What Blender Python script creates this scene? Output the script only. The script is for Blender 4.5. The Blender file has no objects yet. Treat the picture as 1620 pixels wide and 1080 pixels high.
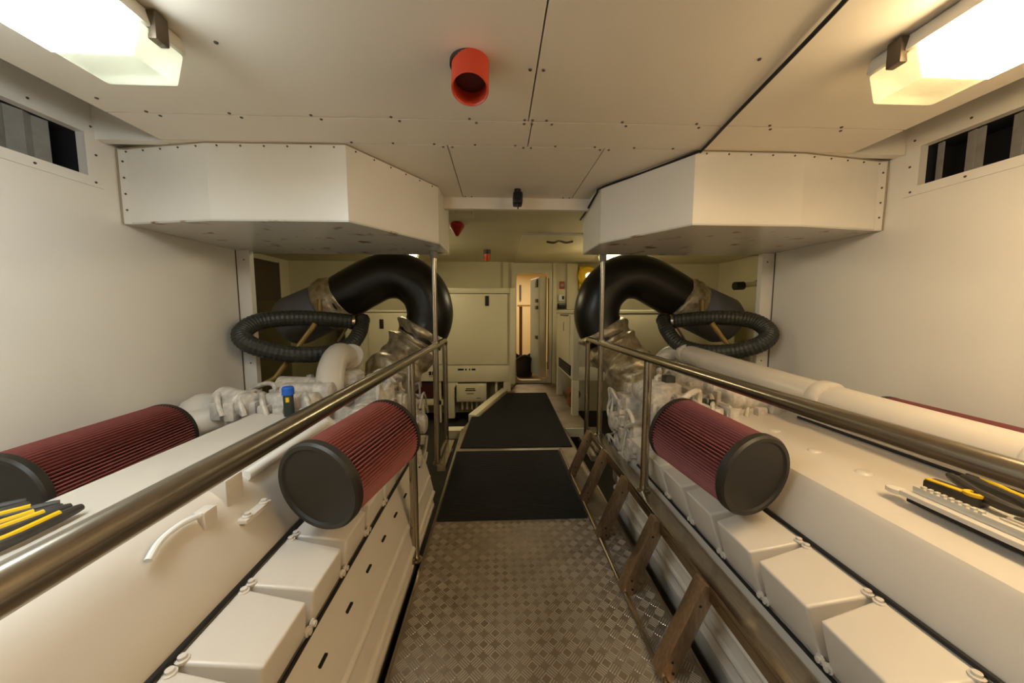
import bpy, bmesh, math, random
from mathutils import Vector, Matrix, noise
random.seed(7)
SC = bpy.context.scene
COL = SC.collection

# ------------------------------------------------------------------ camera, world, exposure
FPX = 550.0
PITCH = math.radians(5.091); YAW = math.radians(2.385)
cam_d = bpy.data.cameras.new('camera'); cam = bpy.data.objects.new('camera', cam_d); COL.objects.link(cam)
cam_d.sensor_width = 36.0; cam_d.lens = FPX * 36.0 / 1620.0; cam_d.clip_start = 0.02
cam.location = (0, 0, 1.25)
cam.rotation_euler = (math.pi / 2 - PITCH, 0, -YAW)
SC.camera = cam
W = bpy.data.worlds.new('world'); SC.world = W; W.use_nodes = True
W.node_tree.nodes['Background'].inputs[0].default_value = (0.02, 0.02, 0.02, 1)
W.node_tree.nodes['Background'].inputs[1].default_value = 1.0
SC.view_settings.view_transform = 'Standard'; SC.view_settings.look = 'None'
SC.view_settings.gamma = 1.0; SC.view_settings.use_curve_mapping = False
SC.view_settings.exposure = 0.72
LAMP_LEFT = (0.86, 0.96, 1.0); LAMP_RIGHT = (1.0, 0.74, 0.42); LAMP_FAR = (1.0, 0.86, 0.52)
E_LEFT = 12.0; E_RIGHT = 14.5; E_FAR = 10.5; E_CORRIDOR = 16.0

# ------------------------------------------------------------------ materials
def srgb(h):
    h = h.lstrip('#'); out = []
    for i in (0, 2, 4):
        c = int(h[i:i + 2], 16) / 255
        out.append(c / 12.92 if c <= .04045 else ((c + .055) / 1.055) ** 2.4)
    return out + [1.0]

MATS = {}
def mat(name, col, rough=.5, metal=0., var=0., vscale=8., bump=0., bscale=60., col2=None, coat=0., trans=0., emit=None, estr=0., stretch=None, spec=None):
    if name in MATS: return MATS[name]
    m = bpy.data.materials.new(name); m.use_nodes = True
    nt = m.node_tree; b = nt.nodes['Principled BSDF']
    c = srgb(col)
    b.inputs['Base Color'].default_value = c
    b.inputs['Roughness'].default_value = rough; b.inputs['Metallic'].default_value = metal
    if coat: b.inputs['Coat Weight'].default_value = coat; b.inputs['Coat Roughness'].default_value = .15
    if trans: b.inputs['Transmission Weight'].default_value = trans
    if spec is not None: b.inputs['Specular IOR Level'].default_value = spec
    tc = nt.nodes.new('ShaderNodeTexCoord'); mp = nt.nodes.new('ShaderNodeMapping')
    nt.links.new(tc.outputs['Object'], mp.inputs['Vector'])
    if stretch: mp.inputs['Scale'].default_value = stretch
    if var or col2:
        n = nt.nodes.new('ShaderNodeTexNoise'); n.inputs['Scale'].default_value = vscale; n.inputs['Detail'].default_value = 5
        nt.links.new(mp.outputs['Vector'], n.inputs['Vector'])
        r = nt.nodes.new('ShaderNodeValToRGB')
        k = srgb(col2) if col2 else [x * (1 - var) for x in c[:3]] + [1]
        r.color_ramp.elements[0].position = .34; r.color_ramp.elements[0].color = k
        r.color_ramp.elements[1].position = .66; r.color_ramp.elements[1].color = c
        nt.links.new(n.outputs['Fac'], r.inputs['Fac']); nt.links.new(r.outputs['Color'], b.inputs['Base Color'])
    if bump:
        n2 = nt.nodes.new('ShaderNodeTexNoise'); n2.inputs['Scale'].default_value = bscale; n2.inputs['Detail'].default_value = 4
        nt.links.new(mp.outputs['Vector'], n2.inputs['Vector'])
        bp = nt.nodes.new('ShaderNodeBump'); bp.inputs['Strength'].default_value = bump; bp.inputs['Distance'].default_value = .01
        nt.links.new(n2.outputs['Fac'], bp.inputs['Height']); nt.links.new(bp.outputs['Normal'], b.inputs['Normal'])
    if emit:
        b.inputs['Emission Color'].default_value = (*emit[:3], 1); b.inputs['Emission Strength'].default_value = estr
    MATS[name] = m; return m

M_WALL = mat('wall_paint', '#ebe6dc', .38, var=.04, vscale=2.5, bump=.02, bscale=40)
M_CEIL = mat('ceiling_paint', '#e8decd', .42, var=.06, vscale=1.6)
M_BOX = mat('duct_paint', '#ebe6dc', .34, var=.04, vscale=3)
M_ENG = mat('engine_paint', '#d4cbbd', .34, var=.05, vscale=5)
M_ENG2 = mat('engine_paint_casting', '#d8cfc1', .42, var=.36, vscale=28, bump=.25, bscale=90)  # strong colour mottle stands in for shade in the casting crevices
M_CREAM = mat('cream_paint', '#d9cfb4', .45, var=.06, vscale=3)
M_FARW = mat('far_wall_paint', '#dbd2b4', .5, var=.05, vscale=3)
M_STEEL = mat('brushed_steel', '#b4aa9a', .24, 1., var=.18, vscale=30, stretch=(6, .6, 6))
M_STEELB = mat('brown_reflecting_steel', '#b0977c', .32, .85, var=.3, vscale=22, stretch=(5, 5, 1))  # brown reflection in the stainless struts is put into the colour
M_PLATE = mat('tread_plate', '#a09280', .45, .6, var=.3, vscale=5, col2='#85745f', bump=.05, bscale=120)
M_TREAD = mat('tread_bar_metal', '#c4b9a7', .36, .6, var=.2, vscale=7)
M_MAT = mat('black_rubber_mat', '#191714', .8, var=.4, vscale=60, bump=.5, bscale=260)
M_BLACK = mat('black_rubber', '#14120f', .55)
M_HOSE = mat('black_hose', '#1a1714', .33, var=.3, vscale=5, bump=.05, bscale=20)
M_CORR = mat('corrugated_hose', '#35362f', .45)
M_GAP = mat('dark_gap', '#0d0b08', .8)
M_RED = mat('filter_red', '#854844', .65, var=.12, vscale=40)
M_CAP = mat('filter_cap', '#272219', .5, var=.2, vscale=9)
M_FOIL = mat('silver_lagging', '#cabd9f', .34, .4, var=.4, vscale=16, col2='#8a7b60', bump=.9, bscale=22)
M_SIL = mat('silencer_grey', '#71727e', .5, var=.2, vscale=7)
M_BRASS = mat('brass_bar', '#a88a4c', .4, .5, var=.25, vscale=12)
M_ORANGE = mat('orange_red', '#bd3a1c', .45)
M_REDP = mat('red_plastic', '#a01812', .4)
M_YEL = mat('yellow_plastic', '#e8bd12', .4)
M_TOOL = mat('tool_grip', '#3a3630', .5, var=.3, vscale=40)
M_TOOLM = mat('tool_metal', '#8f8a80', .35, .9)
M_BLUE = mat('blue_cap', '#1f5fc0', .4)
M_DGREEN = mat('dark_green', '#1d2a22', .5)
M_GREYV = mat('vent_grey', '#8f8d88', .6, var=.2, vscale=20)
M_DARK = mat('dark_void', '#15151a', .9)
M_SCREW = mat('screw_dark', '#5c5040', .5, .4)
M_SEAL = mat('sealant_tan', '#a59479', .6)
M_TRAY = mat('tray_grey', '#cfcabd', .5)
M_BLUELIT = mat('bluish_lit_door', '#a3b6c4', .4)  # bluish corridor light on the door face is put into the colour
M_RUST = mat('rusty', '#8a4a26', .8, var=.4, vscale=30)
M_SIGN = mat('sign_red', '#a8432f', .5)
M_WHITE = mat('white_plastic', '#e8e6e0', .4)
M_TANKD = mat('dark_tank', '#5b5334', .6, var=.25, vscale=4)
M_BBILGE = mat('bilge_paint', '#2a2419', .8, var=.4, vscale=5)
M_WARM = mat('corridor_paint', '#e6cf9f', .5)
M_DARKRED = mat('dark_red', '#4a1512', .5)
M_BROWN = mat('wood_brown', '#6e4f33', .5)

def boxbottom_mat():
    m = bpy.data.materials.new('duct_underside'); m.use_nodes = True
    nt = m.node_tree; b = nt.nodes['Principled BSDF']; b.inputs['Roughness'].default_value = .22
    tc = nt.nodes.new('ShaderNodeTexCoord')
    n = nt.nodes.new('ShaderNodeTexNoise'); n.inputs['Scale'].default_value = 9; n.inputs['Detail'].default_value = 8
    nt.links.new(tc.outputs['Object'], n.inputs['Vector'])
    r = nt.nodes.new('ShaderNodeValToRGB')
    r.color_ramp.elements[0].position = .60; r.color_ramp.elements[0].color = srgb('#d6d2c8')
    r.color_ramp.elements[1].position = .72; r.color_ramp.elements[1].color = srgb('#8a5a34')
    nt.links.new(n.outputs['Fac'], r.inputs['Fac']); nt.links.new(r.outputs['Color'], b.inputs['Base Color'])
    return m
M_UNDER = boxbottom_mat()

# ------------------------------------------------------------------ mesh helpers
class MB:
    def __init__(s): s.v = []; s.f = []
    def add(s, vs, fs):
        o = len(s.v); s.v += [Vector(p) for p in vs]; s.f += [[i + o for i in q] for q in fs]; return s
    def hexa(s, p):   # 4 bottom (ccw) + 4 top
        return s.add(p, [(3, 2, 1, 0), (4, 5, 6, 7), (0, 1, 5, 4), (1, 2, 6, 5), (2, 3, 7, 6), (3, 0, 4, 7)])
    def box(s, x0, x1, y0, y1, z0, z1, M=None):
        p = [(x0, y0, z0), (x1, y0, z0), (x1, y1, z0), (x0, y1, z0), (x0, y0, z1), (x1, y0, z1), (x1, y1, z1), (x0, y1, z1)]
        if M: p = [M @ Vector(q) for q in p]
        return s.hexa(p)
    def prism(s, poly, a, b, fn):   # poly of (p,q), extruded from a to b, fn(p,q,t)->xyz
        n = len(poly)
        vs = [fn(p, q, a) for p, q in poly] + [fn(p, q, b) for p, q in poly]
        fs = [list(range(n))[::-1], [n + i for i in range(n)]] + [(i, (i + 1) % n, n + (i + 1) % n, n + i) for i in range(n)]
        return s.add(vs, fs)
    def tube(s, pts, r, n=12, caps=True, wob=0., closed=False):
        pts = [Vector(p) for p in pts]; R = r if isinstance(r, (list, tuple)) else [r] * len(pts)
        N = len(pts); rings = []; up = None
        for i, p in enumerate(pts):
            if closed: t = pts[(i + 1) % N] - pts[i - 1]
            else: t = pts[min(i + 1, N - 1)] - pts[max(i - 1, 0)]
            t.normalize()
            if up is None:
                up = Vector((0, 0, 1)) if abs(t.z) < .9 else Vector((1, 0, 0))
            a = t.cross(up); a.normalize(); bb = a.cross(t); bb.normalize(); up = bb
            ring = []
            for k in range(n):
                th = 2 * math.pi * k / n; d = a * math.cos(th) + bb * math.sin(th)
                rr = R[i]
                if wob: rr *= 1 + wob * noise.noise((p + d * .12) * 9) + wob * .6 * noise.noise((p + d * .12) * 24)
                ring.append(p + d * rr)
            rings.append(ring)
        vs = [q for g in rings for q in g]; fs = []
        for i in range(N if closed else N - 1):
            j = (i + 1) % N
            for k in range(n): fs.append((i * n + k, i * n + (k + 1) % n, j * n + (k + 1) % n, j * n + k))
        if caps and not closed:
            fs.append(tuple(range(n))[::-1]); fs.append(tuple((N - 1) * n + k for k in range(n)))
        return s.add(vs, fs)
    def cyl(s, a, b, r, n=16, r2=None): return s.tube([a, b], [r, r if r2 is None else r2], n)
    def lathe(s, prof, o, ax, n=32, pleat=None):   # prof (radius, along)
        o = Vector(o); ax = Vector(ax).normalized()
        u = ax.cross(Vector((0, 0, 1)) if abs(ax.z) < .9 else Vector((1, 0, 0))).normalized(); w = ax.cross(u)
        vs = []; fs = []
        for r, h in prof:
            for k in range(n):
                th = 2 * math.pi * k / n; q = r - (pleat * (0, .15, 1, .15)[k % 4] if pleat else 0)
                vs.append(o + ax * h + (u * math.cos(th) + w * math.sin(th)) * q)
        m = len(prof)
        for i in range(m - 1):
            for k in range(n): fs.append((i * n + k, i * n + (k + 1) % n, (i + 1) * n + (k + 1) % n, (i + 1) * n + k))
        if prof[0][0] > 1e-5: fs.append(tuple(range(n))[::-1])
        if prof[-1][0] > 1e-5: fs.append(tuple((m - 1) * n + k for k in range(n)))
        return s.add(vs, fs)
    def build(s, name, m, parent=None, bevel=0., seg=2, smooth=35, label=None, cat=None, group=None, kind=None):
        bm = bmesh.new(); bv = [bm.verts.new(p) for p in s.v]
        for q in s.f:
            try: bm.faces.new([bv[i] for i in q])
            except ValueError: pass
        bmesh.ops.remove_doubles(bm, verts=bm.verts, dist=1e-6)
        bmesh.ops.recalc_face_normals(bm, faces=bm.faces)
        if bevel:
            ed = [e for e in bm.edges if len(e.link_faces) == 2 and e.calc_face_angle(0) > .5]
            bmesh.ops.bevel(bm, geom=ed, offset=bevel, segments=seg, affect='EDGES', profile=.6, clamp_overlap=True)
        me = bpy.data.meshes.new(name)
        base = Vector((0, 0, 0))
        if parent is not None:
            q = parent
            while q is not None: base += q.location; q = q.parent
        else:
            xs = [v.co for v in bm.verts]
            lo = Vector([min(c[i] for c in xs) for i in range(3)]); hi = Vector([max(c[i] for c in xs) for i in range(3)])
            base = Vector(((lo.x + hi.x) / 2, (lo.y + hi.y) / 2, lo.z))
        for v in bm.verts: v.co -= base
        bm.to_mesh(me); bm.free()
        me.materials.append(m)
        if smooth:
            for p in me.polygons: p.use_smooth = True
            me.set_sharp_from_angle(angle=math.radians(smooth))
        o = bpy.data.objects.new(name, me); COL.objects.link(o)
        if parent is not None: o.parent = parent
        else: o.location = base
        tag(o, label, cat, group, kind)
        return o

def tag(o, label=None, cat=None, group=None, kind=None):
    if label: o['label'] = label
    if cat: o['category'] = cat
    if group: o['group'] = group
    if kind: o['kind'] = kind
    return o
def thing(name, label, cat, loc, group=None):
    o = bpy.data.objects.new(name, None); COL.objects.link(o); o.location = loc; o.empty_display_size = .1
    return tag(o, label, cat, group)
def rootpos(o):
    b = Vector((0, 0, 0))
    while o is not None: b += o.location; o = o.parent
    return b
PIECES = {}
def piece(key, name, parent, pos, maker=None, m=None, rot=None):
    """small repeated part sharing mesh data"""
    if key not in PIECES:
        mb = MB(); maker(mb)
        o = mb.build(name, m, None); o.location = (0, 0, 0)
        me = o.data; bpy.data.objects.remove(o); PIECES[key] = me
    o = bpy.data.objects.new(name, PIECES[key]); COL.objects.link(o); o.parent = parent
    o.location = Vector(pos) - rootpos(parent)
    if rot: o.rotation_euler = rot
    return o
def curve(pts, n=8):   # Catmull-Rom
    P = [Vector(p) for p in pts]; out = []
    for i in range(len(P) - 1):
        a = P[max(i - 1, 0)]; b = P[i]; c = P[i + 1]; d = P[min(i + 2, len(P) - 1)]
        for k in range(n):
            t = k / n
            out.append(.5 * ((2 * b) + (c - a) * t + (2 * a - 5 * b + 4 * c - d) * t * t + (3 * b - a - 3 * c + d) * t ** 3))
    out.append(P[-1]); return out
def XZ(x0, x1, y0, y1, z0, z1): return MB().box(x0, x1, y0, y1, z0, z1)
def bolt_maker(mb): mb.lathe([(.0, 0), (.013, 0), (.013, .005), (.008, .006), (.008, .012), (0, .013)], (0, 0, 0), (0, 0, 1), 10)
def screws(name, pts, nrm, parent, r=.005):
    mb = MB()
    for p in pts: mb.lathe([(r, -.001), (r * .8, .003), (0, .0035)], p, nrm, 7)
    return mb.build(name, M_SCREW, parent, kind='stuff')

WL, WR = -1.69, 1.885       # side wall planes
ZC, ZB = 1.965, 1.64        # main ceiling, underside of the duct casings
YF = 5.9                    # far bulkhead
XC = 0.145

# ------------------------------------------------------------------ structure: floor
fl = MB().prism([(-.377, -2.58), (.706, -2.58), (.706, 3.585), (.98, 3.585), (.98, 5.88), (.27, 5.88), (-.30, 4.0), (-.377, 3.6)], -.012, 0, lambda p, q, t: (p, q, t)).build('floor', M_PLATE, kind='structure', label='aluminium tread plate walkway between the two engines', cat='floor')
tb = MB(); cell = .044
for i in range(int(1.06 / cell)):
    for j in range(int(1.75 / cell)):
        cx = -.365 + (i + .5) * cell; cy = .28 + (j + .5) * cell
        a = math.radians(45 if (i + j) % 2 else -45); ca, sa = math.cos(a), math.sin(a)
        for k in range(5):
            o = (k - 2) * .0082; hl = (.0155, .0175, .0185, .0175, .0155)[k]
            P = []
            for hw, ll, z in ((.0024, hl, -.0005), (.0011, hl * .86, .0022)):
                for u, w in ((-ll, -hw), (ll, -hw), (ll, hw), (-ll, hw)):
                    P.append((cx + u * ca - (w + o) * sa, cy + u * sa + (w + o) * ca, z))
            tb.add(P, [(4, 5, 6, 7), (0, 1, 5, 4), (1, 2, 6, 5), (2, 3, 7, 6), (3, 0, 4, 7)])
tb.build('tread_bars', M_TREAD, fl, smooth=0, kind='stuff')
XZ(-.385, -.374, -2.58, 3.6, -.05, .004).build('edge_angle', M_STEEL, fl)
XZ(.703, .713, -2.58, 3.585, -.05, .004).build('edge_angle', M_STEEL, fl)
XZ(.713, .98, 3.57, 3.586, -.09, .0).build('edge_face', M_CREAM, fl)
XZ(-.55, -.36, 3.57, 3.70, -.09, -.004).build('cross_beam', M_CREAM, fl)
# slanted edge plate
d = Vector((.57, 1.9, 0)).normalized(); nrm = Vector((d.y, -d.x, 0)) * .05
A = Vector((-.30, 4.0, 0)); B = Vector((.262, 5.87, 0))
mb = MB(); mb.hexa([A - nrm + Vector((0, 0, -.1)), A + nrm + Vector((0, 0, -.1)), B + nrm + Vector((0, 0, -.1)), B - nrm + Vector((0, 0, -.1)), A - nrm + Vector((0, 0, .035)), A + nrm + Vector((0, 0, .035)), B + nrm + Vector((0, 0, .035)), B - nrm + Vector((0, 0, .035))])
mb.build('edge_beam', M_CREAM, fl, bevel=.008)
XZ(-3.6, 4.0, -2.6, 6.0, -.56, -.5).build('bilge_floor', M_BBILGE, kind='structure', label='dark painted bilge bottom below the walkway', cat='floor')
XZ(-.36, .69, -2.5, 3.5, -.5, -.48).build('bilge_plate', M_GAP, bpy.data.objects['bilge_floor'])

def rubber_mat(x0, x1, y0, y1, label, poly=None):
    mb = MB(); poly = poly or [(x0, y0), (x1, y0), (x1, y1), (x0, y1)]
    mb.prism(poly, .0035, .011, lambda p, q, t: (p, q, t))
    o = mb.build('rubber_mat', M_MAT, bevel=.002, seg=1, label=label, cat='mat', group='black walkway mats')
    rb = MB(); y = y0 + .012
    while y < y1 - .012:
        def lim(yy):
            xs = []
            n = len(poly)
            for i in range(n):
                (ax, ay), (bx, by) = poly[i], poly[(i + 1) % n]
                if (ay - yy) * (by - yy) < 0: xs.append(ax + (bx - ax) * (yy - ay) / (by - ay))
            return min(xs), max(xs)
        a, b = lim(y)
        rb.hexa([(a + .01, y - .004, .0105), (b - .01, y - .004, .0105), (b - .01, y + .004, .0105), (a + .01, y + .004, .0105),
                 (a + .01, y - .002, .0145), (b - .01, y - .002, .0145), (b - .01, y + .002, .0145), (a + .01, y + .002, .0145)])
        y += .018
    rb.build('ribs', M_MAT, o, smooth=0, kind='stuff')
rubber_mat(-.366, .54, 1.972, 2.995, 'black ribbed rubber mat nearest, on tread plate between the red filters')
rubber_mat(0, 0, 3.075, 5.16, 'black ribbed rubber mat running up to the far doorway', [(-.345, 3.075), (.685, 3.075), (.735, 5.16), (.135, 5.16), (-.22, 4.0), (-.31, 3.99)])

# ------------------------------------------------------------------ structure: walls
def side_wall(name, s, xw, y0v, y1v, label):
    o = MB(); t = .03 * s
    xa, xb = sorted((xw, xw + t))
    ye = 2.375 if s < 0 else 2.34
    z0v, z1v = 1.806, 1.978
    o.box(xa, xb, -2.6, ye, -.5, z0v); o.box(xa, xb, -2.6, ye, z1v, 2.3)
    o.box(xa, xb, -1.3, y0v, z0v, z1v); o.box(xa, xb, y1v, ye, z0v, z1v)
    w = o.build(name, M_WALL, kind='structure', label=label, cat='wall', smooth=0)
    # raised vent frame
    f = MB(); e = .005; fa, fb = sorted((xw + .001 * s, xw - e * s))
    Y0, Y1, Z0, Z1 = y0v - .06, y1v + .055, 1.768, 2.028
    f.box(fa, fb, Y0, Y1, Z0, z0v); f.box(fa, fb, Y0, Y1, z1v, Z1); f.box(fa, fb, Y0, y0v, z0v, z1v); f.box(fa, fb, y1v, Y1, z0v, z1v)
    fr = f.build('vent_frame', M_WALL, w, smooth=0)
    n = (-s, 0, 0); xs = xw - e * s
    screws('screws', [(xs, y, z) for z in (Z0 + .018, Z1 - .018) for y in [Y0 + .03 + k * (Y1 - Y0 - .06) / 4 for k in range(5)]] + [(xs, Y1 - .02, 1.9)], n, fr)
    # duct behind the opening
    dk = MB(); dx0, dx1 = sorted((xw + .03 * s, xw + .17 * s)); bx = sorted((xw + .16 * s, xw + .17 * s))
    dk.box(bx[0], bx[1], y0v, y1v, z0v, z1v); dk.box(dx0, dx1, y0v - .02, y1v + .02, z0v - .02, z0v); dk.box(dx0, dx1, y0v - .02, y1v + .02, z1v, z1v + .02)
    dk.box(dx0, dx1, y0v - .02, y0v, z0v, z1v); dk.box(dx0, dx1, y1v, y1v + .02, z0v, z1v)
    dk.build('vent_duct', M_DARK, w, smooth=0)
    return w, z0v, z1v
wl, z0v, z1v = side_wall('wall_left', -1, WL, .84, 1.562, 'smooth white wall panel on the left with vent slot')
wr, z0v, z1v = side_wall('wall_right', 1, WR, .84, 1.536, 'smooth white wall panel on the right with vent slot')
def slat(w, s, xw, yc, wid, ang):
    M = Matrix.Translation((xw + .045 * s, yc, 0)) @ Matrix.Rotation(math.radians(ang), 4, 'Z')
    MB().box(-.004, .004, -wid / 2, wid / 2, z0v + .002, z1v - .002, M).build('slat', M_GREYV, w, smooth=0)
for i, yc in enumerate((.90, .98, 1.06, 1.14, 1.22, 1.345, 1.385, 1.425, 1.46)): slat(wl, -1, WL, yc, .045, 22 if i % 2 else -12)
for yc, wd in ((.9, .06), (.98, .06), (1.07, .06), (1.16, .05), (1.235, .04), (1.27, .035), (1.375, .03), (1.40, .03), (1.50, .022)): slat(wr, 1, WR, yc, wd, -15)
# wall end strips and outer edges
for s, xw, ye, lab in ((-1, WL, 2.375, 'left'), (1, WR, 2.34, 'right')):
    w = wl if s < 0 else wr
    a, b = sorted((xw, xw - .075 * s))
    XZ(a, b, ye, ye + .04, -.5, ZB + .02).build('end_strip', M_WALL, w)
    xs = xw - .012 * s; a, b = sorted((xw + .001 * s, xw - .003 * s))
    XZ(a, b, ye - .02, ye - .013, .5, ZB).build('joint_line', M_SCREW, w)
    screws('screws', [(xw - .04 * s, ye - .001, z) for z in (1.58, 1.2, .9)], (0, -1, 0), w)
    a, b = sorted((xw + .04 * s, -3.42 if s < 0 else 3.82))
    XZ(a, b, ye + .0, ye + .04, -.5, 2.1).build('wall_return_' + lab, M_FARW, kind='structure', label='painted return wall behind the %s wall panel' % lab, cat='wall')
XZ(WL - .03, WR + .03, -2.64, -2.6, -.5, 2.3).build('wall_rear', M_WALL, kind='structure', label='white wall behind the viewer', cat='wall')
XZ(-3.44, -3.4, 2.4, YF, -.5, 2.1).build('wall_far_left', M_FARW, kind='structure', label='cream hull side wall beyond the left engine', cat='wall')
XZ(3.8, 3.84, 2.37, YF, -.5, 2.1).build('wall_far_right', M_FARW, kind='structure', label='cream hull side wall beyond the right engine', cat='wall')
# far bulkhead with door opening
DX0, DX1, DZ0, DZ1 = .305, .868, .05, 1.885
bk = MB(); bk.box(-3.44, DX0, YF, YF + .06, -.5, 2.1); bk.box(DX1, 3.84, YF, YF + .06, -.5, 2.1); bk.box(DX0, DX1, YF, YF + .06, DZ1, 2.1); bk.box(DX0, DX1, YF, YF + .06, -.5, DZ0)
bk = bk.build('wall_back', M_FARW, kind='structure', label='cream far bulkhead holding the open doorway', cat='wall', smooth=0)
XZ(.09, .18, YF - .05, YF, -.3, 2.05).build('pilaster', M_FARW, bk, bevel=.006)
XZ(.925, .995, YF - .06, YF, 0, 2.05).build('pilaster', M_FARW, bk, bevel=.006)
# door frame ring with rounded corners
def rrect(x0, x1, z0, z1, r, n=6):
    out = []
    for cx, cz, a0 in ((x1 - r, z1 - r, 0), (x0 + r, z1 - r, 90), (x0 + r, z0 + r, 180), (x1 - r, z0 + r, 270)):
        for k in range(n + 1):
            a = math.radians(a0 + 90 * k / n); out.append((cx + r * math.cos(a), cz + r * math.sin(a)))
    return out
I_ = rrect(DX0 + .012, DX1 - .005, DZ0 + .012, DZ1 - .012, .09); O_ = rrect(DX0 - .065, DX1 + .05, DZ0 - .04, DZ1 + .05, .02)
mb = MB(); n = len(I_)
vs = [(p, YF - .045, q) for p, q in I_] + [(p, YF - .045, q) for p, q in O_] + [(p, YF + .06, q) for p, q in I_] + [(p, YF + .0, q) for p, q in O_]
fs = []
for i in range(n):
    j = (i + 1) % n; fs += [(i, j, n + j, n + i), (2 * n + i, 2 * n + j, j, i), (n + i, n + j, 3 * n + j, 3 * n + i)]
mb.add(vs, fs)
dfr = mb.build('door_1', M_CREAM, kind='structure', label='cream rounded ship doorway frame with sill in the far bulkhead', cat='door', smooth=20)
# leaf, opened into the corridor, hinged on the right
Mh = Matrix.Translation((.855, YF + .06, 0)) @ Matrix.Rotation(math.radians(10), 4, 'Z')
leaf = MB().box(-.135, -.008, .005, .60, DZ0 + .04, DZ1 - .06, Mh).build('leaf', M_CREAM, dfr, bevel=.012)
MB().box(-.141, -.1355, .03, .58, DZ0 + .06, DZ1 - .08, Mh).build('face_sheet', M_BLUELIT, leaf)
for zz, hh in ((1.72, .07), (1.42, .03), (1.30, .03), (.78, .03)):
    MB().box(-.16, -.14, .10, .22, zz - hh, zz + hh, Mh).build('door_latch', M_TOOL, leaf, bevel=.004)
mb = MB(); mb.tube([(DX1 - .012, YF - .048, .25), (DX1 - .012, YF - .048, DZ1 - .1)], .008, 8); mb.build('door_seal', M_BLACK, dfr)

# corridor room behind
cr = MB(); cr.box(-.5, -.46, YF + .06, 8.4, -.1, 2.2); cr.box(1.9, 1.94, YF + .06, 8.4, -.1, 2.2); cr.box(-.5, 1.94, 8.36, 8.4, -.1, 2.2)
cr.build('wall_corridor', M_WARM, kind='structure', label='warm cream corridor walls seen through the doorway', cat='wall', smooth=0)
XZ(-.5, 1.94, YF + .06, 8.4, 2.12, 2.16).build('ceiling_corridor', M_WARM, kind='structure', label='ceiling of the corridor beyond the doorway', cat='ceiling')
XZ(-.5, 1.94, YF + .06, 8.4, -.04, 0).build('floor_corridor', M_BROWN, kind='structure', label='brown floor of the corridor beyond the doorway', cat='floor')
ldc = bpy.data.lights.new('corridor_light', 'AREA'); ldc.energy = E_CORRIDOR; ldc.size = .35; ldc.color = (1, .86, .6)  # area light added out of view to light the corridor
lo = bpy.data.objects.new('corridor_light', ldc); COL.objects.link(lo); lo.location = (.45, 7.2, 2.09)
t = thing('added_corridor_lamp', 'unseen round ceiling lamp added to light the corridor beyond the doorway', 'lamp', (.45, 7.2, 2.095))  # added fixture for the corridor light, out of view
MB().lathe([(.2, .025), (.2, .01), (.16, 0), (0, 0)], (.45, 7.2, 2.095), (0, 0, 1), 20).build('shade', M_WHITE, t)
t = thing('wooden_post', 'dark wooden post standing in the corridor behind the door', 'post', (.42, 7.0, 0))
XZ(.44, .50, 7.0, 7.06, 0, 1.33).build('shaft', M_BROWN, t, bevel=.005); XZ(.40, .75, 6.98, 7.10, 1.33, 1.37).build('shelf', M_WARM, t, bevel=.005)
t = thing('rubbish_bin', 'round black bin with liner on the corridor floor', 'bin', (.5, 6.6, 0))
MB().lathe([(0, 0), (.16, 0), (.21, .36), (.2, .36), (.19, .1), (0, .08)], (.5, 6.6, 0), (0, 0, 1), 20).build('bucket', M_BLACK, t)
MB().tube(curve([(.5 + .2 * math.cos(a), 6.6 + .2 * math.sin(a), .36 + .05 * math.sin(a * 3)) for a in [k * math.pi / 6 for k in range(13)]], 3), .03, 8).build('liner', M_BLACK, t)
XZ(.52, .56, 8.28, 8.35, 1.5, 1.85).build('notice_frame', M_TOOL, label='narrow dark frame on the corridor end wall', cat='frame')

# ------------------------------------------------------------------ structure: ceiling
ce = XZ(-1.72, 1.92, -2.6, 2.3, 2.25, 2.29).build('ceiling', M_CEIL, kind='structure', label='white panelled ceiling with screwed seams', cat='ceiling')
CL, CR = -1.415, 1.625
g = .0022
def cpanel(x0, x1, y0, y1): return XZ(x0 + g, x1 - g, y0 + g, y1 - g, ZC, ZC + .02).build('panel', M_CEIL, ce, bevel=.0015, seg=1)
for x0, x1, y0, y1 in ((CL, .12, -2.59, 1.388), (.12, CR, -2.59, 1.388), (CL, .135, 1.388, 1.592), (.135, CR, 1.388, 1.592), (CL, -.215, 1.592, 2.29), (-.215, .478, 1.592, 2.29), (.478, CR, 1.592, 2.29)): cpanel(x0, x1, y0, y1)
XZ(CL - .001, CR + .001, -2.59, 2.29, ZC + .02, ZC + .03).build('backing', M_SCREW, ce)
pts = []
for k in range(10):
    x = -1.25 + k * .29; pts += [(x - .012, 1.375, ZC), (x + .012, 1.402, ZC)]
for k in range(9):
    x = -.62 + k * .175; pts += [(x, 1.58, ZC)]
pts += [(.105, 1.375, ZC), (.135, 1.375, ZC), (.105, 1.402, ZC), (.135, 1.402, ZC), (.1, 1.1, ZC), (.14, 1.1, ZC), (-.235, 1.605, ZC), (-.195, 1.605, ZC), (.46, 1.605, ZC), (.5, 1.605, ZC), (-.2, 2.27, ZC), (-.16, 2.27, ZC), (.42, 2.27, ZC), (.46, 2.27, ZC), (.117, 1.6, ZC), (.15, 1.6, ZC)]
pts += [(x, y, ZC) for x in (-.75, .75) for y in (1.03, .55)] + [(-1.35, .4 + .3 * k, ZC) for k in range(4)]
screws('screws', pts, (0, 0, -1), ce, .006)
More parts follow.
